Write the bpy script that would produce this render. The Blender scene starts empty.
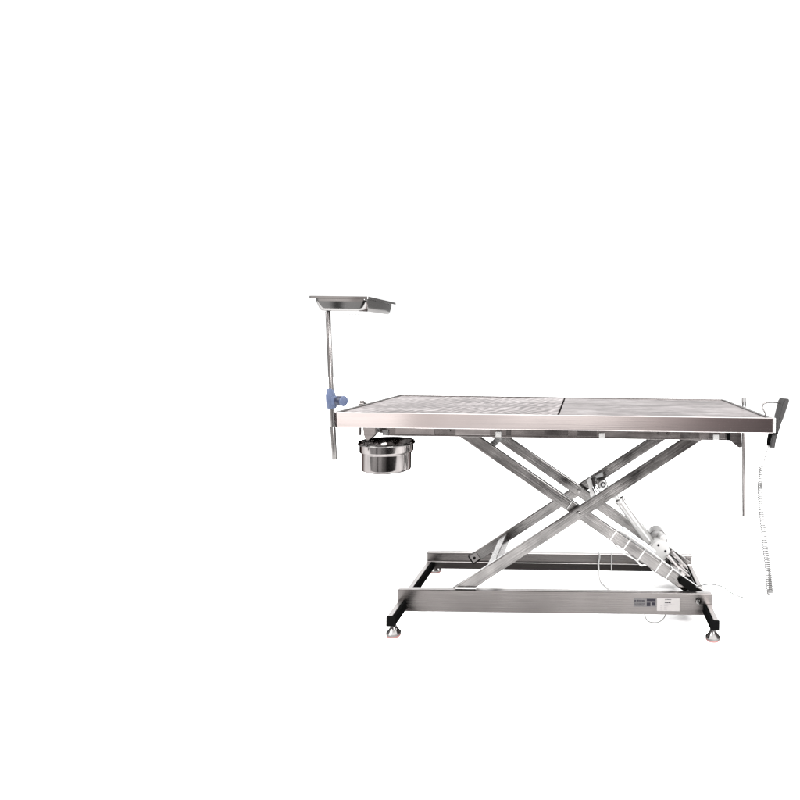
import bpy, bmesh, math, random
from mathutils import Vector, Matrix, Euler
random.seed(4)
S = bpy.context.scene
COL = S.collection
R = math.radians

# ------------------------------------------------------------------ camera
cam = bpy.data.cameras.new('camera')
cam_o = bpy.data.objects.new('camera', cam); COL.objects.link(cam_o)
cam.sensor_width = 36; cam.lens = 27.81
cam.shift_x = -0.2313; cam.shift_y = -0.0675
cam.clip_start = 0.05; cam.clip_end = 200
CAM = Vector((0.095, -2.165, 0.893))
cam_o.matrix_world = Matrix.Translation(CAM) @ Matrix.Rotation(R(90), 4, 'X') @ Matrix.Rotation(R(0.77), 4, 'Z')
S.camera = cam_o

# ------------------------------------------------------------------ light and exposure
S.view_settings.view_transform = 'Standard'
S.view_settings.look = 'None'
S.view_settings.exposure = 1.25
S.view_settings.gamma = 1

W = bpy.data.worlds.new('World'); S.world = W; W.use_nodes = True
nt = W.node_tree; N = nt.nodes; L = nt.links
for n in list(N): N.remove(n)
def wn(t, **k):
    n = N.new(t)
    for a, b in k.items(): setattr(n, a, b)
    return n
def ramp(n, stops, interp='LINEAR'):
    cr = n.color_ramp; cr.interpolation = interp
    while len(cr.elements) > 1: cr.elements.remove(cr.elements[-1])
    for i, (p, c) in enumerate(stops):
        e = cr.elements[0] if i == 0 else cr.elements.new(p)
        e.position = p
        e.color = (c, c, c, 1) if not isinstance(c, tuple) else (*c, 1)
out = wn('ShaderNodeOutputWorld'); bg = wn('ShaderNodeBackground')
tc = wn('ShaderNodeTexCoord'); sep = wn('ShaderNodeSeparateXYZ')
L.new(tc.outputs['Generated'], sep.inputs[0])
def mr(src, a, b, c=0.0, d=1.0, smooth=True):
    m = wn('ShaderNodeMapRange'); m.interpolation_type = 'SMOOTHSTEP' if smooth else 'LINEAR'
    m.inputs['From Min'].default_value = a; m.inputs['From Max'].default_value = b
    m.inputs['To Min'].default_value = c; m.inputs['To Max'].default_value = d
    L.new(src, m.inputs['Value']); return m.outputs[0]
def mixc(f, a, b):
    m = wn('ShaderNodeMix', data_type='RGBA')
    L.new(f, m.inputs[0])
    for i, v in ((6, a), (7, b)):
        if isinstance(v, tuple): m.inputs[i].default_value = (*v, 1)
        else: L.new(v, m.inputs[i])
    return m.outputs[2]
# behind the camera: made-up glow reflected in steel, bright left, dim right, dark below
az = wn('ShaderNodeValToRGB'); L.new(mr(sep.outputs['X'], -1, 1, 0, 1, False), az.inputs[0])
ramp(az, [(0.0, (.85, .83, .82)), (.18, (.95, .92, .90)), (.30, (1.35, 1.27, 1.24)), (.357, (1.3, 1.22, 1.19)), (.366, (.74, .67, .65)),
          (.42, (.80, .745, .73)), (.46, (1.1, 1.04, 1.02)), (.51, (1.05, .99, .97)), (.56, (.55, .49, .48)), (.60, (.22, .18, .18)), (.65, (.10, .08, .08)), (.74, (.12, .10, .10)),
          (.80, (.55, .53, .52)), (.88, (.75, .74, .73)), (1.0, (.9, .9, .9))])
lo = wn('ShaderNodeValToRGB'); L.new(mr(sep.outputs['X'], -1, 1, 0, 1, False), lo.inputs[0])
ramp(lo, [(0, .30), (.035, .42), (.045, .05), (.07, .06), (.09, .8), (.27, .75), (.285, .10), (.30, .05), (.315, .06), (.33, .75), (.44, .6), (.47, .25), (.60, .15), (.66, .02), (1, .02)])  # bright and dark bands invented for the bowl to reflect
dim = mixc(mr(sep.outputs['Z'], -.15, -.13), lo.outputs[0], az.outputs[0])
dim2 = mixc(mr(sep.outputs['Z'], .02, .25), dim, (.30, .28, .275))
ms = wn('ShaderNodeMath', operation='MULTIPLY_ADD'); ms.inputs[1].default_value = -.5
L.new(sep.outputs['X'], ms.inputs[0]); L.new(sep.outputs['Y'], ms.inputs[2])
side = mixc(mr(ms.outputs[0], -.25, .12), dim2, (.47, .47, .47))
allc = mixc(mr(sep.outputs['Z'], .50, .72), side, (2.85, 2.85, 2.85))  # bright overhead zone added to lift the floor
L.new(allc, bg.inputs[0]); bg.inputs[1].default_value = 1.0
L.new(bg.outputs[0], out.inputs[0])

def area(name, loc, target, size, power, sy=None, col=(1, 1, 1)):
    d = bpy.data.lights.new(name, 'AREA'); d.energy = power; d.size = size; d.color = col
    if sy: d.shape = 'RECTANGLE'; d.size_y = sy
    o = bpy.data.objects.new(name, d); COL.objects.link(o); o.location = loc
    o.rotation_euler = (Vector(target) - Vector(loc)).to_track_quat('-Z', 'Y').to_euler()
    return o
area('softbox_left', (-2.6, -2.2, 2.6), (0, 0, .3), 1.6, 85, 1.6)
area('fill_right', (2.8, .6, 2.2), (0, 0, .1), 1.4, 80, 1.4)  # unseen lamp added to get light under the table

area('fill_front', (1.3, -3.1, 1.5), (.3, -.1, 0), 1.3, 65, 1.3)  # unseen low lamp added to fill the floor shadows

# ------------------------------------------------------------------ materials
def mat(name, base, metal=0, rough=.4, **k):
    m = bpy.data.materials.new(name); m.use_nodes = True
    t = m.node_tree; b = t.nodes['Principled BSDF']
    b.inputs['Base Color'].default_value = (*base, 1)
    b.inputs['Metallic'].default_value = metal
    b.inputs['Roughness'].default_value = rough
    b.inputs['Specular IOR Level'].default_value = k.get('spec', .5)
    if 'edge' in k: b.inputs['Specular Tint'].default_value = (k['edge'],) * 3 + (1,)
    var = k.get('var', .12); scale = k.get('scale', (8, 300, 300)); bump = k.get('bump', .05)
    c = t.nodes.new('ShaderNodeTexCoord'); mp = t.nodes.new('ShaderNodeMapping')
    mp.inputs['Scale'].default_value = scale
    t.links.new(c.outputs['Object'], mp.inputs[0])
    n = t.nodes.new('ShaderNodeTexNoise'); n.inputs['Scale'].default_value = 1; n.inputs['Detail'].default_value = 4
    t.links.new(mp.outputs[0], n.inputs['Vector'])
    n2 = t.nodes.new('ShaderNodeTexNoise'); n2.inputs['Scale'].default_value = k.get('blotch', 9); n2.inputs['Detail'].default_value = 3
    t.links.new(c.outputs['Object'], n2.inputs['Vector'])
    add = t.nodes.new('ShaderNodeMath'); add.operation = 'ADD'
    t.links.new(n.outputs[0], add.inputs[0]); t.links.new(n2.outputs[0], add.inputs[1])
    rg = t.nodes.new('ShaderNodeMapRange'); rg.inputs['From Min'].default_value = .6; rg.inputs['From Max'].default_value = 1.4
    rg.inputs['To Min'].default_value = 1 - var; rg.inputs['To Max'].default_value = 1 + var
    t.links.new(add.outputs[0], rg.inputs['Value'])
    vm = t.nodes.new('ShaderNodeVectorMath'); vm.operation = 'SCALE'; vm.inputs[0].default_value = base
    t.links.new(rg.outputs[0], vm.inputs['Scale']); t.links.new(vm.outputs[0], b.inputs['Base Color'])
    rr = t.nodes.new('ShaderNodeMath'); rr.operation = 'MULTIPLY'; rr.inputs[1].default_value = rough
    t.links.new(rg.outputs[0], rr.inputs[0]); t.links.new(rr.outputs[0], b.inputs['Roughness'])
    if bump:
        bp = t.nodes.new('ShaderNodeBump'); bp.inputs['Strength'].default_value = bump; bp.inputs['Distance'].default_value = .002
        t.links.new(n.outputs[0], bp.inputs['Height']); t.links.new(bp.outputs[0], b.inputs['Normal'])
    return m
STEEL = (.50, .462, .455)
M = dict(
    apron=mat('brushed_apron_steel', (.345, .32, .315), 1, .085, scale=(5, 60, 700), bump=.02, var=.07),
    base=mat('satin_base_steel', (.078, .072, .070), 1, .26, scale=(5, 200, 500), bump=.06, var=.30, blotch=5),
    arm=mat('arm_steel', (.094, .090, .088), 1, .20, scale=(7, 300, 420), bump=.2, var=.8, blotch=11),  # blotchy tone of arm and base steel stands in for light and dark reflections
    polished=mat('polished_steel', (.11, .106, .104), 1, .08, edge=.2, scale=(20, 20, 20), bump=.015, var=.08),
    rod=mat('rod_steel', (.125, .118, .116), 1, .26, scale=(6, 6, 6), bump=0, var=.03, edge=.12),
    lip=mat('rim_lip_steel', (.115, .11, .107), 1, .30, scale=(9, 9, 300), var=.15),
    frame=mat('support_rail_steel', (.105, .097, .095), 1, .22, scale=(11, 90, 200), var=.35, blotch=17),
    dark=mat('dark_opening', (.003, .0028, .0028), 0, .5, spec=.0, bump=0),
    black=mat('black_plastic', (.0025, .0025, .0025), 0, .8, spec=.0, bump=0),
    darkmetal=mat('dark_metal', (.055, .051, .050), 1, .25, var=.4, blotch=30),
    white=mat('white_plastic', (.245, .242, .238), 0, .38, scale=(40, 40, 40), var=.03, bump=.02),
    greywhite=mat('grey_actuator_shell', (.12, .116, .114), 0, .32, scale=(40, 40, 40), var=.05, bump=.02),
    aluminium=mat('actuator_tube_aluminium', (.30, .297, .293), 1, .36, edge=.1, scale=(60, 60, 60), var=.05, bump=.02),
    cord=mat('white_cord', (.085, .084, .083), 0, .7, spec=.2, scale=(90, 90, 90), var=.05),
    blue=mat('blue_grey_plastic', (.034, .045, .080), 0, .5, spec=.2, scale=(60, 60, 60), var=.12, bump=.04),
    navy=mat('dark_blue_plastic', (.004, .006, .018), 0, .4, spec=.2),
    pink=mat('pinkish_rubber', (.17, .07, .067), 0, .6, scale=(60, 60, 60)),
    handset=mat('charcoal_plastic', (.022, .021, .021), 0, .6, spec=.12, scale=(90, 90, 90), var=.2),
    handset_l=mat('light_grey_plastic', (.27, .27, .27), 0, .4, scale=(90, 90, 90), var=.05),
    label=mat('white_label', (.135, .127, .124), 0, .5, scale=(90, 90, 90), var=.05),
    dlabel=mat('dark_label', (.030, .027, .028), .0, .45, scale=(120, 120, 120), var=.25),
    ink=mat('label_ink', (.008, .007, .01), 0, .6, spec=.1),
    ink2=mat('faded_ink', (.10, .09, .095), 0, .6),
    sleeve=mat('pale_blue_sleeve', (.33, .34, .35), 0, .35, scale=(60, 60, 60), var=.06),
)
# table top panels: stainless sheet with a wrinkled protective film
def film(name, chevron, k):
    m = mat(name, (.5, .5, .5), 1, .3, bump=0)
    t = m.node_tree; b = t.nodes['Principled BSDF']; nd = t.nodes; lk = t.links
    for l in list(b.inputs['Base Color'].links) + list(b.inputs['Roughness'].links): lk.remove(l)
    c = nd.new('ShaderNodeTexCoord')
    def noise(scale, rot=0, detail=5, dist=.6, rough=.6):
        mp = nd.new('ShaderNodeMapping'); mp.inputs['Scale'].default_value = scale; mp.inputs['Rotation'].default_value = (0, 0, rot)
        lk.new(c.outputs['Object'], mp.inputs[0])
        n = nd.new('ShaderNodeTexNoise'); n.inputs['Scale'].default_value = 1; n.inputs['Detail'].default_value = detail
        n.inputs['Distortion'].default_value = dist; n.inputs['Roughness'].default_value = rough
        lk.new(mp.outputs[0], n.inputs['Vector']); return n.outputs[0]
    streak = noise((8, 44, 1), R(4), 8, 1.2, .68)
    fine = noise((34, 190, 1), 0, 4, .4, .7)
    blot = noise((2.5, 6, 1), 0, 3, .8)
    if chevron:
        mp = nd.new('ShaderNodeMapping'); mp.inputs['Rotation'].default_value = (0, 0, R(28)); lk.new(c.outputs['Object'], mp.inputs[0])
        w = nd.new('ShaderNodeTexWave'); w.wave_type = 'BANDS'; w.bands_direction = 'X'; w.inputs['Scale'].default_value = 11
        w.inputs['Distortion'].default_value = 7; w.inputs['Detail'].default_value = 3; w.inputs['Detail Scale'].default_value = 1.3
        lk.new(mp.outputs[0], w.inputs[0])
        a = nd.new('ShaderNodeMix'); a.data_type = 'FLOAT'; a.inputs[0].default_value = .28
        lk.new(streak, a.inputs[2]); lk.new(w.outputs['Fac'], a.inputs[3]); base = a.outputs[0]
    else: base = streak
    s1 = nd.new('ShaderNodeMath'); s1.operation = 'MULTIPLY_ADD'; s1.inputs[1].default_value = .45
    lk.new(fine, s1.inputs[0]); lk.new(base, s1.inputs[2])
    s2 = nd.new('ShaderNodeMath'); s2.operation = 'MULTIPLY_ADD'; s2.inputs[1].default_value = .55
    lk.new(blot, s2.inputs[0]); lk.new(s1.outputs[0], s2.inputs[2])
    rp = nd.new('ShaderNodeValToRGB'); lk.new(s2.outputs[0], rp.inputs[0])
    # sum is about 1.0 on average
    sc = nd.new('ShaderNodeMath'); sc.operation = 'MULTIPLY_ADD'; sc.inputs[1].default_value = 1.0; sc.inputs[2].default_value = -.5
    lk.new(s2.outputs[0], sc.inputs[0]); lk.new(sc.outputs[0], rp.inputs[0])
    ramp(rp, [(p, tuple(k * v for v in c)) for p, c in ((.30, (.06, .046, .046)), (.43, (.14, .114, .113)), (.50, (.22, .186, .184)), (.57, (.33, .29, .288)), (.70, (.52, .48, .48)))])  # reflected streaks of the wrinkled film put into the base colour
    lk.new(rp.outputs[0], b.inputs['Base Color'])
    b.inputs['Roughness'].default_value = .34
    bp = nd.new('ShaderNodeBump'); bp.inputs['Strength'].default_value = .2; bp.inputs['Distance'].default_value = .004
    lk.new(s2.outputs[0], bp.inputs['Height']); lk.new(bp.outputs[0], b.inputs['Normal'])
    return m
M['film_wave'] = film('film_covered_steel_wavy', True, .80)
M['film'] = film('film_covered_steel', False, .60)
M['bowl'] = mat('bowl_steel', (.115, .107, .105), 1, .11, scale=(55, 55, 3), bump=.05, var=.55, blotch=6, edge=.15)
M['bright'] = mat('bright_bar_steel', (.44, .42, .415), 1, .3, scale=(200, 8, 200), var=.08)
M['plate'] = mat('splice_plate_steel', (.17, .158, .155), 1, .2, scale=(9, 90, 200), var=.3, blotch=17)
M['webdark'] = mat('shaded_inner_web', (.020, .018, .0175), 1, .35, scale=(6, 90, 200), var=.4, edge=.3)  # dark reflection in the rail's lower web put into its colour
M['tray_steel'] = mat('tray_steel', (.135, .131, .129), 1, .12, edge=.5, scale=(4, 4, 4), bump=0, var=.08)
M['floor'] = mat('white_studio_paper', (.93, .93, .93), 0, .8, scale=(3, 3, 3), var=.01, bump=0)

# ------------------------------------------------------------------ helpers
def link(name, bm, mats, parent=None, smooth=False, loc=None, rot=None):
    me = bpy.data.meshes.new(name)
    bmesh.ops.recalc_face_normals(bm, faces=bm.faces[:])
    bm.to_mesh(me); bm.free()
    for m in (mats if isinstance(mats, (list, tuple)) else [mats]): me.materials.append(M[m])
    if smooth:
        for p in me.polygons: p.use_smooth = True
        me.set_sharp_from_angle(angle=R(smooth if smooth is not True else 40))
    o = bpy.data.objects.new(name, me); COL.objects.link(o)
    if parent: o.parent = parent
    if loc is not None: o.location = loc
    if rot is not None: o.rotation_euler = rot
    return o
def thing(name, label, cat, loc=(0, 0, 0), group=None):
    o = bpy.data.objects.new(name, None); COL.objects.link(o); o.location = loc; o.empty_display_size = .05
    o['label'] = label; o['category'] = cat
    if group: o['group'] = group
    return o
def merge(dst, src, mtx=None, mi=0, keep=False):
    if mtx is not None: bmesh.ops.transform(src, matrix=mtx, verts=src.verts[:])
    vm = {}
    for v in src.verts: vm[v] = dst.verts.new(v.co)
    for f in src.faces:
        try:
            nf = dst.faces.new([vm[v] for v in f.verts]); nf.material_index = f.material_index if keep else mi
        except ValueError: pass
    src.free()
def box(bm, c, s, rot=None, bev=.0015, mi=0, ends=None):
    b = bmesh.new(); bmesh.ops.create_cube(b, size=1)
    bmesh.ops.scale(b, vec=s, verts=b.verts[:])
    if ends is not None:   # hollow-looking cut ends along x
        bmesh.ops.bevel(b, geom=[e for e in b.edges if abs((e.verts[0].co - e.verts[1].co).normalized().x) > .9], offset=.0032, segments=3, affect='EDGES', profile=.5)
        for f in [f for f in b.faces if abs(f.normal.x) > .9]:
            n = f.normal.copy()
            bmesh.ops.inset_individual(b, faces=[f], thickness=.0022)
            bmesh.ops.translate(b, verts=f.verts[:], vec=-n * .012)
            f.material_index = ends
            for e in f.edges:
                for g in e.link_faces: g.material_index = ends
    elif bev: bmesh.ops.bevel(b, geom=b.edges[:], offset=bev, segments=2, affect='EDGES', profile=.5)
    m = Matrix.Translation(c)
    if rot is not None: m = m @ (rot if isinstance(rot, Matrix) else Euler(rot).to_matrix().to_4x4())
    if ends is not None:
        for f in b.faces:
            if f.material_index != ends: f.material_index = mi
        merge(bm, b, m, keep=True)
    else: merge(bm, b, m, mi)
def bb(bm, lo, hi, **k):
    box(bm, [(a + b) / 2 for a, b in zip(lo, hi)], [b - a for a, b in zip(lo, hi)], **k)
def cyl(bm, a, b, r, r2=None, n=24, mi=0, bev=0):
    a = Vector(a); b = Vector(b); d = b - a; t = bmesh.new()
    bmesh.ops.create_cone(t, cap_ends=True, segments=n, radius1=r, radius2=r if r2 is None else r2, depth=d.length)
    if bev:
        ed = [e for e in t.edges if abs(e.verts[0].co.z - e.verts[1].co.z) < 1e-6]
        bmesh.ops.bevel(t, geom=ed, offset=bev, segments=2, affect='EDGES', profile=.5)
    merge(bm, t, Matrix.Translation((a + b) / 2) @ d.to_track_quat('Z', 'Y').to_matrix().to_4x4(), mi)
def catmull(pts, n=8):
    P = [Vector(p) for p in pts]; P = [P[0] * 2 - P[1]] + P + [P[-1] * 2 - P[-2]]; o = []
    for i in range(1, len(P) - 2):
        for j in range(n):
            t = j / n; a, b, c, d = P[i - 1:i + 3]
            o.append(.5 * ((2 * b) + (c - a) * t + (2 * a - 5 * b + 4 * c - d) * t * t + (3 * b - a - 3 * c + d) * t ** 3))
    o.append(P[-2]); return o
def tube(bm, pts, r, n=8, mi=0):
    P = [Vector(p) for p in pts]; rings = []
    up = Vector((0, 1, 0)) if abs((P[1] - P[0]).normalized().y) < .9 else Vector((1, 0, 0))
    for i, p in enumerate(P):
        d = (P[min(i + 1, len(P) - 1)] - P[max(i - 1, 0)]).normalized()
        x = (up - d * up.dot(d)).normalized(); y = d.cross(x); up = x
        rings.append([bm.verts.new(p + (x * math.cos(2 * math.pi * k / n) + y * math.sin(2 * math.pi * k / n)) * r) for k in range(n)])
    for a, b in zip(rings, rings[1:]):
        for k in range(n):
            f = bm.faces.new((a[k], a[(k + 1) % n], b[(k + 1) % n], b[k])); f.material_index = mi
    bm.faces.new(rings[0][::-1]).material_index = mi; bm.faces.new(rings[-1]).material_index = mi
def lathe(bm, prof, n=64, mi=0, mis=None):
    rings = []
    for r, z in prof:
        rings.append([bm.verts.new((0, 0, z))] if r < 1e-6 else [bm.verts.new((r * math.cos(2 * math.pi * k / n), r * math.sin(2 * math.pi * k / n), z)) for k in range(n)])
    for i, (a, b) in enumerate(zip(rings, rings[1:])):
        for k in range(n):
            k2 = (k + 1) % n
            if len(a) == 1 and len(b) == 1: continue
            vs = (a[0], b[k], b[k2]) if len(a) == 1 else (a[k], a[k2], b[0]) if len(b) == 1 else (a[k], a[k2], b[k2], b[k])
            bm.faces.new(vs).material_index = mis[i] if mis else mi
def prism(bm, poly, y0, y1, mi=0):   # polygon in x-z, extruded along y
    a = [bm.verts.new((x, y0, z)) for x, z in poly]; b = [bm.verts.new((x, y1, z)) for x, z in poly]
    bm.faces.new(a).material_index = mi; bm.faces.new(b[::-1]).material_index = mi
    for i in range(len(poly)):
        j = (i + 1) % len(poly); bm.faces.new((a[i], a[j], b[j], b[i])).material_index = mi
def copy_to(o, parent, loc=None, rot=None):
    c = o.copy(); COL.objects.link(c); c.parent = parent
    if loc is not None: c.location = loc
    if rot is not None: c.rotation_euler = rot
    for ch in [q for q in bpy.data.objects if q.parent == o and q is not c]:
        d = ch.copy(); COL.objects.link(d); d.parent = c
    return c

# ------------------------------------------------------------------ floor: white paper sweep, its edges cut short so the steel reflects dark
bm = bmesh.new()
vs = [bm.verts.new(p) for p in ((-7, -1.5, 0), (2.6, -1.5, 0), (2.6, 14, 0), (-7, 14, 0))]; bm.faces.new(vs)
fl = link('floor', bm, 'floor'); fl['kind'] = 'structure'

# ------------------------------------------------------------------ the lift table
T = thing('operating_table', 'long stainless steel scissor lift table with a two panel top and four round feet', 'operating table')

ZT = .686; ZB = .641; XL = -.652; XR = .658; HY = .325
# outer frame (apron) with a narrow rim round the recessed panels
bm = bmesh.new()
bb(bm, (XL, -HY, ZB), (XR, -HY + .012, ZT), bev=.0014)
link('front_apron', bm, 'apron', T)
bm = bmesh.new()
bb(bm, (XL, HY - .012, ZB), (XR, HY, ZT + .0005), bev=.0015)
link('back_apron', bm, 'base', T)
for s in (-1, 1):
    bm = bmesh.new()
    x0, x1 = (XL, XL + .012) if s < 0 else (XR - .012, XR)
    bb(bm, (x0, -HY + .0125, ZB), (x1, HY - .0125, ZT + .001), bev=.0015)
    link('side_apron', bm, 'lip', T)
DX = .016
for (x0, x1, m) in ((XL + .0125, DX - .003, 'film_wave'), (DX + .003, XR - .0125, 'film')):
    bm = bmesh.new()
    bb(bm, (x0, -HY + .0125, ZT - .012), (x1, HY - .0125, ZT - .0030), bev=.0012)
    o = link('top_panel', bm, m, T)
    o['label'] = 'panel with chevron waves of painted reflection in its film' if m == 'film_wave' else 'panel with long fine streaks of painted reflection in its film'
bm = bmesh.new()
bb(bm, (DX - .0028, -HY + .013, ZT - .03), (DX + .0028, HY - .013, ZT - .016), bev=0)
link('panel_seam', bm, 'dark', T)
# plain underside sheet
bm = bmesh.new()
bb(bm, (XL + .0125, -HY + .0125, ZB + .006), (XR - .0125, HY - .0125, ZB + .009), bev=0)
link('underside_sheet', bm, 'base', T)

# support rails under the top
def support_rail(y0, y1, front):
    bm = bmesh.new()
    bb(bm, (-.53, y0, .603), (.555, y1, .6405), bev=.002)
    # thin rolled lip along the lower edge
    bb(bm, (-.53, y0 - .003, .6015), (.555, y0 - .0002, .6065), bev=.0008)
    # bolted splice plates
    for a, b, m in ((-.50, -.375, 2), (-.31, -.20, 2), (-.150, -.135, 1), (-.03, .045, 1), (.075, .135, 1), (.40, .43, 1), (.46, .49, 2), (.526, .540, 2)):
        bb(bm, (a, y0 - .0022, .6075), (b, y0 + .001, .6395), bev=.0008, mi=m)
    r = link('support_rail', bm, ['frame', 'darkmetal', 'plate'], T)
    for x in (-.53, -.174, .152, .511):
        bm = bmesh.new(); bb(bm, (x - .009, y0 - .008, .6035), (x + .009, y0 + .004, .6205), bev=.0015)
        link('glide_block', bm, 'white', r)
    for x in (-.33, .24, .33, .36):
        bm = bmesh.new(); cyl(bm, (x, y0 - .006, .62), (x, y0, .62), .0045, n=6)
        link('bolt', bm, 'polished', r)
    return r
support_rail(-.215, -.190, True)
support_rail(.190, .215, False)
for x in (-.56, .50):
    bm = bmesh.new(); bb(bm, (x, -.1895, .606), (x + .03, .1895, .6400), bev=.002)
    link('support_crossbar', bm, 'frame', T)
# flared stop bracket at the right end
bm = bmesh.new()
prism(bm, [(.556, .640), (.592, .640), (.594, .580), (.585, .578), (.556, .601)], -.216, -.150)
bmesh.ops.bevel(bm, geom=bm.edges[:], offset=.0015, segments=2, affect='EDGES')
link('stop_bracket', bm, 'frame', T)
bm = bmesh.new(); bb(bm, (.545, -.218, .601), (.556, -.149, .6402), bev=.001)
link('stop_plate', bm, 'black', T)

# scissor arms
PX, PZ, TH = .071, .3525, math.atan(.669)
LN = .975
bm = bmesh.new()
box(bm, (0, 0, 0), (LN, .020, .038), ends=1)
box(bm, (LN * .25, -.0106, .0), (LN * .30, .0012, .026), bev=0)      # pressed strip
arm = link('scissor_arm', bm, ['arm', 'dark'], T, loc=(PX, -.165, PZ), rot=(0, -TH, 0))
arm.location = (PX, -.167, PZ)
def arm_children(a, side):
    bm = bmesh.new()
    cyl(bm, (0, side * .0105, 0), (0, side * .0150, 0), .0085, n=24, bev=.001)
    cyl(bm, (0, side * .0150, 0), (0, side * .0190, 0), .0060, .0045, n=24)
    link('pivot_bolt', bm, 'polished', a)
arm_children(arm, -1)
def arm_at(y, th, dx=0.0):
    c = arm.copy(); COL.objects.link(c); c.parent = T
    c.location = (PX + dx, y, PZ); c.rotation_euler = (0, th, 0); return c
fall_front = arm_at(-.142, TH)
rise_back = arm_at(.167, -TH)
bm = bmesh.new(); box(bm, (-.036, -.0106, 0), (.0022, .0008, .0365), bev=0)
box(bm, (-.0385, -.0106, 0), (.0012, .0007, .0365), bev=0, mi=1)
link('joint_strip', bm, ['white', 'dark'], fall_front)
bm = bmesh.new(); box(bm, (-LN / 2 + .018, -.0112, 0), (.034, .0016, .036), bev=0)
box(bm, (-LN / 2 + .0205, -.0122, .0015), (.029, .0012, .029), bev=0, mi=1)
cyl(bm, (-LN / 2 + .018, -.0125, 0), (-LN / 2 + .018, -.0150, 0), .005, n=12)
link('end_bearing', bm, ['black', 'rod'], rise_back)
fall_back = arm_at(.142, TH); arm_children(fall_back, -1)

# cross tubes
def zr(x): return PZ + .669 * (x - PX)
def zf(x): return PZ - .669 * (x - PX)
def cross(x, z, y0, y1, rot, m, sz=(.030, .030)):
    bm = bmesh.new(); box(bm, (x, (y0 + y1) / 2, z), (sz[0], y1 - y0, sz[1]), rot=(0, rot, 0), bev=.002)
    return link('cross_tube', bm, m, T)
cross(-.205, zr(-.205) , -.156, .156, -TH, 'base', (.034, .026))
cross(-.222, zf(-.222) + .004, -.131, .131, TH, 'darkmetal', (.022, .028))
cross(.150, zr(.150) - .001, .050, .156, -TH, 'arm', (.036, .030))
cross(.395, zf(.395), -.131, .131, TH, 'darkmetal', (.028, .028))
# roller shafts top and bottom
for x, z in ((-.335, .618), (.470, .618), (.462, .087)):
    bm = bmesh.new(); cyl(bm, (x, -.186, z), (x, .186, z), .0075, n=20)
    link('roller_shaft', bm, 'polished', T)

# base rails
def base_rail(sy):
    bm = bmesh.new()
    def B(lo, hi, mi=0, bev=.0012):
        l = list(lo); h = list(hi)
        if sy > 0: l[1], h[1] = -hi[1], -lo[1]
        bb(bm, l, h, mi=mi, bev=bev)
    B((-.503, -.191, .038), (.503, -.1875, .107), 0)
    B((-.5025, -.1874, .1030), (.5025, -.168, .1067), 2)  # light on the top flange put into its brighter steel colour
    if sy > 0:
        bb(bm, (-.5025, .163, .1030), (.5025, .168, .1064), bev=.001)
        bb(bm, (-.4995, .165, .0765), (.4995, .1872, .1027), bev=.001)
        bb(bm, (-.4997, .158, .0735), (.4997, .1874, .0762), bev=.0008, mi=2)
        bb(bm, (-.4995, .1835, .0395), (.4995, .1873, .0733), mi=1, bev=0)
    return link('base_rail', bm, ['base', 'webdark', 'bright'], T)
rail_front = base_rail(-1)
rail_back = base_rail(1)

# labels on the front rail (their print is too small to read: rows of tiny marks)
bm = bmesh.new()
Y = -.1913
bb(bm, (.2515, Y - .0006, .0625), (.3245, Y, .0905), bev=0)
def marks(x0, x1, z, h, mi, wmin=.0012, wmax=.0030, gap=.0009, y=Y - .0006):
    x = x0
    while x < x1:
        w = random.uniform(wmin, wmax); hh = h * random.uniform(.75, 1)
        bb(bm, (x, y - .0003, z), (min(x + w, x1), y + .0001, z + hh), bev=0, mi=mi)
        if random.random() < .6: bb(bm, (x, y - .00032, z + hh * .35), (min(x + w * 1.6, x1), y + .0001, z + hh * .55), bev=0, mi=mi)
        x += w + gap
marks(.2545, .2600, .0795, .0065, 1, .003, .005)
marks(.2640, .2880, .0800, .0050, 1, .0015, .0035)
marks(.2545, .2880, .0735, .0018, 1)
marks(.2545, .2880, .0700, .0015, 1)
marks(.2545, .2840, .0665, .0015, 1)
bb(bm, (.2935, Y - .0009, .0810), (.3215, Y - .0005, .0885), bev=0, mi=1)
bb(bm, (.2935, Y - .0009, .0650), (.3055, Y - .0005, .0770), bev=0, mi=1)
bb(bm, (.3100, Y - .0009, .0665), (.3205, Y - .0005, .0775), bev=0, mi=1)
o = link('name_plate', bm, ['dlabel', 'ink'], rail_front); o['label'] = 'dark grey sticker with black print'
bm = bmesh.new()
bb(bm, (.3262, Y - .0006, .0505), (.3990, Y, .0915), bev=0)
marks(.3520, .3540, .0855, .0035, 1, .003, .005)
marks(.3570, .3720, .0860, .0028, 1)
marks(.3510, .3700, .0760, .0045, 1, .002, .004)
marks(.3490, .3720, .0722, .0018, 2)
marks(.3720, .3830, .0722, .0008, 2, .001, .002, .002)
for z in (.0655, .0600, .0545):
    marks(.3375, .3425, z, .0022, 2)
    marks(.3490, .3500 + random.uniform(.006, .014), z, .0022, 2)
o = link('specification_label', bm, ['label', 'ink', 'ink2'], rail_front); o['label'] = 'off white specification sticker with small lines of print'
bm = bmesh.new()
cyl(bm, (.459, -.191, .0835), (.459, -.197, .0835), .0100, n=6, bev=.001)
cyl(bm, (.459, -.197, .0835), (.459, -.201, .0835), .0060, .004, n=20)
link('bolt', bm, 'polished', rail_front)

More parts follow.
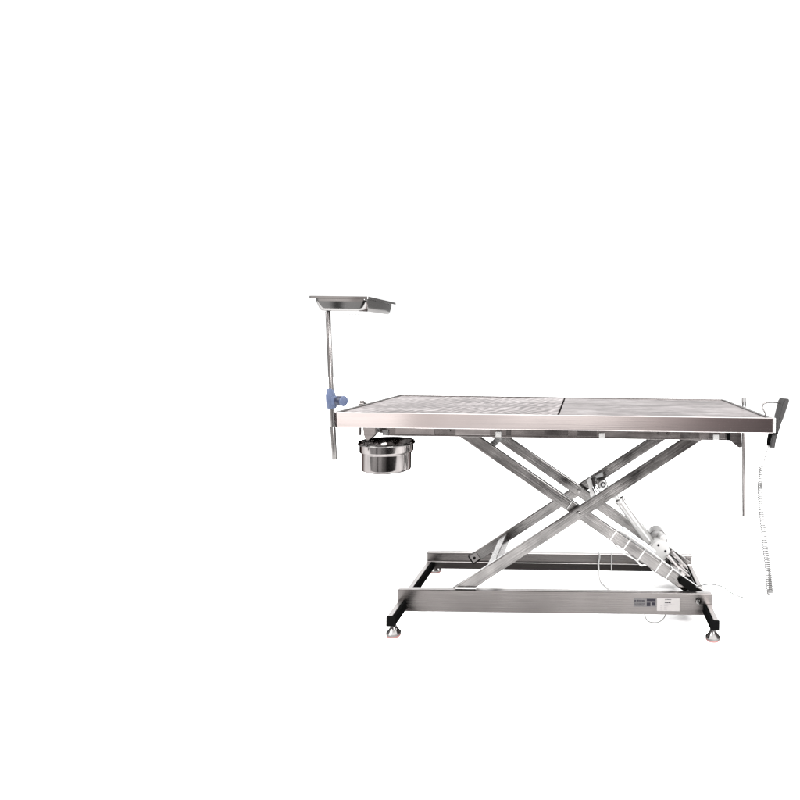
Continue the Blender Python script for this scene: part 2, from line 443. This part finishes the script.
# foot bars with black inner face and end caps, and levelling feet
for s in (-1, 1):
    x0, x1 = (-.500, -.484) if s < 0 else (.484, .500)
    bm = bmesh.new()
    for (a, b) in ((-.303, -.1915), (-.1872, .1820), (.1915, .268)):   # stops against the rail webs
        bb(bm, (x0, a, .0435), (x1, b, .0728), bev=.0015)
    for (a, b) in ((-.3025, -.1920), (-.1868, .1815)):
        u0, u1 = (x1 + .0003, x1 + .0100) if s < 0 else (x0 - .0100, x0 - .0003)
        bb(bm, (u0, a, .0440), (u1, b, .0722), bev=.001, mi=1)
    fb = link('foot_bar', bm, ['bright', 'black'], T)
    for y in (-.304, .2685):
        bm = bmesh.new(); sy = -1 if y < 0 else 1
        bb(bm, (x0 - (.001 if s < 0 else .011), min(y, y + sy * .006), .0425), (x1 + (.011 if s < 0 else .001), max(y, y + sy * .006), .0738), bev=.0015)
        link('end_cap', bm, 'black', fb)
bm = bmesh.new()
lathe(bm, [(0, .0435), (.0055, .0435), (.0055, .0365), (.0085, .0362), (.0090, .0315), (.0098, .0285), (.0125, .0235), (.0165, .0180), (.0200, .0140), (.0220, .0115), (.0222, .0075), (.0212, .0055), (0, .0055)], 40)
foot = link('levelling_foot', bm, 'polished', T, smooth=35, loc=(-.488, -.276, 0))
bm = bmesh.new()
lathe(bm, [(0, .0053), (.0205, .0053), (.0212, .003), (.0195, .0), (0, .0)], 40)
link('rubber_pad', bm, 'pink', foot, smooth=35)
for p in ((.488, -.276, 0), (-.489, .256, 0), (.488, .256, 0)): copy_to(foot, T, p)

bm = bmesh.new(); bb(bm, (-.322, -.1865, .1095), (-.252, -.178, .1130), bev=.0006); bb(bm, (-.318, -.1855, .1069), (-.256, -.179, .1094), bev=0, mi=1)
link('arm_shoe', bm, ['white', 'dark'], T)

# linear actuator
A = bmesh.new()
GC = Vector((.353, 0, .188))
cyl(A, GC + Vector((0, -.030, 0)), GC + Vector((0, .030, 0)), .034, n=48, bev=.004)
ax = Vector((.111, 0, -.149)).normalized()
q = ax.to_track_quat('Z', 'Y').to_matrix().to_4x4()
box(A, GC - ax * .012 + Vector((-.012, 0, -.012)), (.052, .050, .056), rot=Matrix.Rotation(R(53), 4, 'Y'), bev=.007)
for (x, z) in ((.3480, .2085), (.3725, .1880)):
    cyl(A, (x, -.0306, z), (x, -.0312, z), .0042, n=20, mi=1)
act = link('actuator', A, ['white', 'ink'], T, smooth=35)
bm = bmesh.new()
p1 = Vector((.212, 0, .358)); p2 = Vector((.330, 0, .199))
cyl(bm, p1, p2, .0172, n=32, bev=.002)
cyl(bm, p1 - ax * .001, p1 + ax * .012, .0182, n=32, bev=.001)
link('outer_tube', bm, 'aluminium', act, smooth=35)
bm = bmesh.new()
p0 = Vector((.155, 0, .411))
pd = (p1 - p0).normalized()
cyl(bm, p0 + pd * .010, p1 + ax * .01, .0085, n=24)
cyl(bm, p0 + Vector((0, -.012, 0)), p0 + Vector((0, .012, 0)), .0145, n=28, bev=.0015)
cyl(bm, p0 + Vector((0, -.0125, 0)), p0 + Vector((0, -.0130, 0)), .0095, n=24, mi=1)
cyl(bm, p0 + Vector((0, -.0131, 0)), p0 + Vector((0, -.0145, 0)), .0055, n=20)
link('piston_rod', bm, ['aluminium', 'ink'], act, smooth=35)
bm = bmesh.new()
cyl(bm, (.356, .028, .201), (.356, .118, .203), .0330, n=40, bev=.003)
cyl(bm, (.356, .060, .201), (.356, .064, .202), .0345, n=40, mi=1)
link('motor', bm, ['greywhite', 'darkmetal'], act, smooth=35)
bm = bmesh.new()
cyl(bm, (.368, .0, .222), (.360, .04, .222), .013, n=32, bev=.004)
link('motor_cover', bm, 'white', act, smooth=35)
# tail fork down to the lower cross shaft
bm = bmesh.new()
for y in (-.020, .020):
    tube(bm, [(.372, y, .168), (.455, y, .095)], .0075, n=10)
    box(bm, (.400, y, .140), (.05, .004, .03), rot=(0, R(41), 0), bev=.001)
cyl(bm, (.392, -.035, .150), (.392, .035, .150), .009, n=20)
link('mounting_fork', bm, 'darkmetal', T)
bm = bmesh.new()
for y in (.055, .078): box(bm, (.428, y, .118), (.080, .004, .030), rot=(0, R(46), 0), bev=.001)
cyl(bm, (.418, .05, .132), (.418, .09, .132), .008, n=16)
cyl(bm, (.442, .05, .104), (.442, .09, .104), .008, n=16)
link('mounting_bracket', bm, 'bright', T)
bm = bmesh.new(); bb(bm, (.4475, -.150, .050), (.4615, .158, .100), bev=.001)
link('roller_track', bm, 'black', T)
bm = bmesh.new(); box(bm, (.428, -.160, .124), (.060, .030, .020), rot=(0, TH, 0), bev=.001)
link('end_guard', bm, 'black', T)
bm = bmesh.new(); tube(bm, [(.378, -.05, .180), (.436, -.05, .112)], .0055, n=12); cyl(bm, (.418, -.058, .134), (.418, -.066, .134), .007, n=6)
link('stay_rod', bm, 'bright', T)
# upper clevis plates on the cross tube
for y in (.018, .046):
    bm = bmesh.new(); prism(bm, [(.132, .420), (.160, .428), (.166, .400), (.150, .392), (.136, .400)], y - .002, y + .002)
    link('clevis_bracket', bm, 'rod', T)
bm = bmesh.new()
cyl(bm, (.155, -.010, .411), (.155, .062, .411), .0055, n=18)
cyl(bm, (.155, .049, .411), (.155, .055, .411), .0085, n=6)
link('clevis_pin', bm, 'polished', T)
bm = bmesh.new()
prism(bm, [(.097, .402), (.113, .416), (.122, .375), (.131, .352), (.120, .335), (.112, .345), (.108, .375)], .092, .098)
prism(bm, [(.114, .405), (.128, .415), (.134, .385), (.126, .360)], .118, .124, 1)
link('gusset_plate', bm, ['aluminium', 'darkmetal'], T)
bm = bmesh.new()
for k in range(4):
    cyl(bm, (.118 + k * .005, .02, .392 + k * .006), (.130 + k * .005, .02, .368 + k * .006), .0018, n=8)
tube(bm, catmull([(.135, .01, .392), (.146, -.02, .380), (.134, -.04, .365), (.146, -.05, .350)]), .0022)
link('cable_gland', bm, 'ink', T)

# ties round the front falling arm and cables
for x in (.185, .229, .278, .334, .368):
    bm = bmesh.new()
    c = (x, -.142, zf(x))
    for (dy, dz, sy, sz) in ((-.0115, 0, .0018, .0425), (.0115, 0, .0018, .0425), (0, .0205, .0248, .0018), (0, -.0205, .0248, .0018)):
        off = Matrix.Rotation(TH, 4, 'Y') @ Vector((0, dy, dz))
        box(bm, Vector(c) + off, (.0042, sy, sz), rot=(0, TH, 0), bev=.0004)
    link('cable_tie', bm, 'white', T)
def cable(name, pts, r, m='white', parent=T, n=10):
    bm = bmesh.new(); tube(bm, catmull(pts, 10), r, n); return link(name, bm, m, parent, smooth=60)
cable('power_cable', [(.173, -.110, .268), (.190, -.128, .246), (.203, -.136, .229), (.222, -.140, .216), (.260, -.140, .196), (.277, -.148, .181), (.290, -.150, .182), (.306, -.142, .176), (.322, -.142, .158), (.350, -.142, .142)], .0032)
cable('conduit_sleeve', [(.218, -.090, .285), (.225, -.090, .280), (.264, -.090, .252), (.306, -.088, .222), (.330, -.075, .200)], .0058, 'sleeve')
cable('conduit_sleeve', [(.206, -.112, .278), (.225, -.110, .270), (.280, -.108, .234), (.318, -.106, .205), (.372, -.110, .165), (.405, -.120, .143)], .0045, 'white')
cable('power_cable', [(.149, .196, .085), (.149, .194, .106), (.149, .180, .113), (.150, .162, .111), (.151, .154, .100), (.147, .148, .080), (.148, .120, .060), (.152, .05, .050), (.178, -.05, .060), (.201, -.14, .085), (.221, -.160, .070)], .0030)
cable('power_cable', [(.196, .194, .090), (.196, .193, .108), (.196, .178, .1115), (.196, .161, .109), (.196, .155, .095), (.196, .154, .070), (.197, .160, .045)], .0022)
cable('power_cable', [(.287, -.178, .046), (.292, -.178, .022), (.303, -.178, .010), (.320, -.178, .0065), (.337, -.178, .010), (.352, -.178, .024), (.358, -.178, .046)], .0017, 'cord')

# bowl holder: clamp block, drop rod and ring
H = bmesh.new()
prism(H, [(-.588, .640), (-.545, .640), (-.547, .612), (-.562, .602), (-.570, .592), (-.578, .594), (-.583, .610)], -.262, -.222)
bmesh.ops.bevel(H, geom=H.edges[:], offset=.002, segments=2, affect='EDGES')
hold = link('bowl_holder', H, 'plate', T)
bm = bmesh.new(); cyl(bm, (-.602, -.24, .606), (-.602, -.24, .640), .0045, n=16)
link('drop_pin', bm, 'polished', hold)
BC = Vector((-.526, -.215, .584)); TILT = R(0.6)
bm = bmesh.new()
ring = [BC + Matrix.Rotation(TILT, 3, 'X') @ Vector((.0850 * math.cos(a), .0850 * math.sin(a), -.004)) for a in [2 * math.pi * k / 64 for k in range(65)]]
tube(bm, ring, .0022, 8)
tube(bm, catmull([(-.571, -.245, .600), (-.578, -.262, .592), (-.585, -.277, .577)]), .003, 8)
link('holding_ring', bm, 'polished', hold, smooth=60)
# side rail knob on the left edge
bm = bmesh.new()
bb(bm, (-.668, -.075, .676), (-.6505, -.045, .690), bev=.002)
cyl(bm, (-.662, -.060, .688), (-.662, -.060, .697), .008, n=20, bev=.001)
link('rail_knob', bm, 'rod', T)

# ------------------------------------------------------------------ waste bowl
B = thing('waste_bowl', 'round polished steel bowl hanging under the left end of the table', 'bowl', BC)
B.rotation_euler = (TILT, 0, 0)
bm = bmesh.new()
lathe(bm, [(0, -.092), (.062, -.092), (.0695, -.090), (.0742, -.087), (.0748, -.084), (.0750, -.0815), (.0750, -.078), (.0750, -.060), (.0750, -.036), (.0750, -.0335), (.0756, -.032), (.0762, -.0315)], 96)
lathe(bm, [(0, -.090), (.061, -.090), (.070, -.084), (.0748, -.033), (.0800, -.003), (.0820, .0)], 96)
link('bowl_body', bm, 'bowl', B, smooth=35)
bm = bmesh.new()
lathe(bm, [(.0770, -.0318), (.0805, -.0312), (.0820, -.0285), (.0822, -.026), (.0824, -.007), (.0826, -.004), (.0850, -.001), (.0850, .001), (.0835, .002), (.0818, .0)], 96)
link('rim_band', bm, 'bowl', B, smooth=35)

# ------------------------------------------------------------------ instrument tray on its rod
TR = thing('instrument_tray_stand', 'small steel tray on a thin upright rod with a blue clamp at its middle', 'tray stand', (-.6440, -.3, .548))
O = Vector((-.653, -.3, .548))
def rel(p): return Vector(p) - O
bm = bmesh.new()
cyl(bm, rel((-.653, -.3310, .545)), rel((-.6785, -.3310, .9855)), .0068, n=24, bev=.001)
link('rod', bm, 'rod', TR, smooth=35)
bm = bmesh.new()
cyl(bm, rel((-.6530, -.3310, .546)), rel((-.6590, -.3310, .645)), .0080, n=24, bev=.001)
link('lower_sleeve', bm, 'lip', TR, smooth=35)
bm = bmesh.new()
# tapered clamp body
p = [rel((-.6625, -.3310, .697)), rel((-.6690, -.3310, .757))]
d = (p[1] - p[0])
prof = [(0, 0), (.0115, 0), (.0140, .004), (.0150, .022), (.0140, .042), (.0100, .056), (.0085, .060), (0, .060)]
t_ = bmesh.new(); lathe(t_, prof, 32)
merge(bm, t_, Matrix.Translation(p[0]) @ d.to_track_quat('Z', 'Y').to_matrix().to_4x4())
box(bm, rel((-.650, -.335, .722)), (.022, .022, .026), bev=.004)
cl = link('clamp', bm, 'blue', TR, smooth=35)
bm = bmesh.new()
k0 = rel((-.645, -.335, .721)); kd = Vector((.93, -.36, .0)).normalized()
cyl(bm, k0, k0 + kd * .020, .0150, n=28, bev=.002, mi=1)
cyl(bm, k0 + kd * .019, k0 + kd * .027, .0160, n=12, bev=.003, mi=0)
link('clamp_knob', bm, ['blue', 'navy'], cl, smooth=35)
# foot bracket joining the rod to the table corner
bm = bmesh.new()
box(bm, rel((-.6658, -.318, .664)), (.010, .010, .030), bev=.002)
link('corner_socket', bm, 'rod', TR)
# tray
bm = bmesh.new()
def rrect(x0, x1, y0, y1, r, z, n=5):
    o = []
    for cx, cy, a0 in ((x1 - r, y1 - r, 0), (x0 + r, y1 - r, 90), (x0 + r, y0 + r, 180), (x1 - r, y0 + r, 270)):
        for k in range(n + 1):
            a = R(a0 + 90 * k / n); o.append(rel((cx + r * math.cos(a), cy + r * math.sin(a), z)))
    return o
X0, X1, Y0, Y1 = -.722, -.547, -.362, -.100
lev = [(.040, .040, .9920, .02), (.020, .013, 1.004, .018), (.0155, .0095, 1.0250, .014), (.002, .002, 1.0290, .006), (0, 0, 1.0285, .006), (0, 0, 1.0215, .006), (.0025, .0025, 1.0213, .006),
       (.0130, .0085, 1.0215, .014), (.0132, .0086, 1.0165, .014), (.0142, .0092, 1.0110, .015), (.0165, .0102, 1.0040, .017), (.0190, .0115, .9965, .019),
       (.0210, .0128, .9910, .021), (.0240, .0150, .9875, .023), (.0290, .0185, .9860, .025), (.0380, .0250, .9857, .027)]
rings = []
for (iL, iR, z, r) in lev:
    rings.append([bm.verts.new(v) for v in rrect(X0 + iL, X1 - iR, Y0 + iR, Y1 - iR, r, z)])
for a, b in zip(rings, rings[1:]):
    for k in range(len(a)):
        bm.faces.new((a[k], a[(k + 1) % len(a)], b[(k + 1) % len(a)], b[k]))
bm.faces.new(rings[0]); bm.faces.new(rings[-1][::-1])
link('tray', bm, 'tray_steel', TR, smooth=30)

# ------------------------------------------------------------------ rod clamped to the right side
RR = thing('infusion_rod', 'thin bare steel rod hanging straight down below the right side of the table', 'rod', (.681, .08, .28))
O = Vector((.681, .08, .28))
bm = bmesh.new()
cyl(bm, rel((.681, .08, .28)), rel((.6735, .08, .672)), .0068, n=20, bev=.002)
link('rod', bm, 'rod', RR, smooth=35)
bm = bmesh.new()
cyl(bm, rel((.6695, .072, .670)), rel((.6685, .072, .7130)), .0030, n=14, bev=.0008)
cyl(bm, rel((.6820, .088, .670)), rel((.6810, .088, .7130)), .0030, n=14, bev=.0008)
link('prong', bm, 'polished', RR, smooth=35)
bm = bmesh.new()
bb(bm, rel((.6510, .058, .646)), rel((.6920, .102, .672)), bev=.003)
link('clamp', bm, 'rod', RR)

# ------------------------------------------------------------------ hand control with coiled cord
HC = thing('hand_control', 'slim charcoal hand control on a wire hook, with a coiled white cord', 'hand control', (.670, -.25, .588))
O = Vector((.676, -.25, .588))
a = Vector((.674, -.25, .590)); b = Vector((.7195, -.25, .742)); d = (b - a).normalized()
ang = math.atan2(d.x, d.z)
bm = bmesh.new()
HP = [(0.709, 0.729), (0.697, 0.678), (0.691, 0.672), (0.692, 0.631), (0.679, 0.627), (0.675, 0.609), (0.674, 0.589), (0.686, 0.588), (0.692, 0.622), (0.708, 0.672), (0.728, 0.734), (0.726, 0.739), (0.715, 0.739)]
def hs(pts, y0, y1, mi=0):
    t = bmesh.new(); prism(t, [(x - O.x, z - O.z) for x, z in pts], y0, y1)
    bmesh.ops.recalc_face_normals(t, faces=t.faces[:])
    bmesh.ops.bevel(t, geom=[e for e in t.edges if abs((e.verts[0].co - e.verts[1].co).y) < .01], offset=.0016, segments=2, affect='EDGES')
    merge(bm, t, None, mi)
hs(HP, -.025, .025)
body = link('handset_body', bm, ['handset', 'black'], HC, smooth=35)
bm = bmesh.new()
box(bm, rel(a + d * .035 + Vector((-.0035, 0, .0))), (.006, .034, .062), rot=(0, ang - R(5), 0), bev=.002)
link('grip_pad', bm, 'black', body, smooth=35)
bm = bmesh.new()
box(bm, rel((a + b) / 2 + d * .006 + Vector((.0085, 0, .000))), (.0035, .044, .138), rot=(0, ang, 0), bev=.0015)
link('face_plate', bm, 'handset_l', body, smooth=35)
bm = bmesh.new()
cyl(bm, rel((.6765, -.25, .592)), rel((.674, -.25, .579)), .0068, .0048, n=16, bev=.001)
link('strain_relief', bm, 'handset_l', body, smooth=35)
bm = bmesh.new()
tube(bm, [rel(p) for p in catmull([(.6475, -.30, .6845), (.648, -.30, .694), (.643, -.30, .706), (.6405, -.295, .716), (.645, -.29, .7245), (.660, -.275, .7275), (.682, -.26, .7275), (.708, -.25, .725)])], .0019, 8)
link('wire_hook', bm, 'rod', HC, smooth=60)
bm = bmesh.new()
box(bm, rel((.6690, -.305, .664)), (.0065, .040, .044), bev=.001)
link('apron_end_cap', bm, 'white', HC)  # end cap of the apron; its white reflection put into the colour
# coiled cord
cp = catmull([(.653, -.25, .526), (.650, -.25, .485), (.649, -.25, .454), (.652, -.25, .408), (.657, -.25, .361), (.664, -.25, .315), (.669, -.25, .269), (.676, -.25, .222), (.681, -.25, .176), (.685, -.25, .132)], 40)
turns = 62; pts = []; n = len(cp) - 1; per = 12
for i in range(turns * per + 1):
    t = i / (turns * per); u = t * n; j = min(int(u), n - 1); c = cp[j].lerp(cp[j + 1], u - j)
    r = .0058 + .0036 * t; an = 2 * math.pi * turns * t
    pts.append(rel(c + Vector((r * math.cos(an), r * math.sin(an), 0))))
bm = bmesh.new(); tube(bm, pts, .0018, 6)
link('coiled_cord', bm, 'cord', HC, smooth=60)
bm = bmesh.new()
tube(bm, [rel(p) for p in catmull([(.671, -.25, .582), (.666, -.25, .565), (.661, -.25, .545), (.661, -.25, .526)])], .0018, 8)
link('straight_cord', bm, 'cord', HC, smooth=60)
bm = bmesh.new()
tube(bm, [rel(p) for p in catmull([(.693, -.25, .134), (.685, -.25, .124), (.672, -.25, .120), (.635, -.24, .115), (.607, -.23, .112), (.578, -.22, .119), (.560, -.21, .129), (.541, -.2, .136), (.513, -.18, .133), (.485, -.166, .123), (.461, -.160, .110), (.433, -.158, .096), (.417, -.158, .080)])], .0022, 8)
link('straight_cord', bm, 'cord', HC, smooth=60)
bm = bmesh.new()
cyl(bm, rel((.688, -.25, .140)), rel((.683, -.25, .114)), .0115, .008, n=18, bev=.002)
link('cord_plug', bm, 'handset_l', HC, smooth=35)

# the lifting base sits a little to the right of the middle of the top
for o in bpy.data.objects:
    if o.parent == T and o.name.split('.')[0] in ('scissor_arm', 'cross_tube', 'roller_shaft', 'base_rail', 'foot_bar', 'levelling_foot', 'actuator',
            'mounting_fork', 'mounting_bracket', 'clevis_bracket', 'clevis_pin', 'gusset_plate', 'cable_gland', 'arm_shoe', 'roller_track', 'end_guard', 'stay_rod', 'cable_tie', 'power_cable', 'conduit_sleeve'):
        o.location.x += .0095
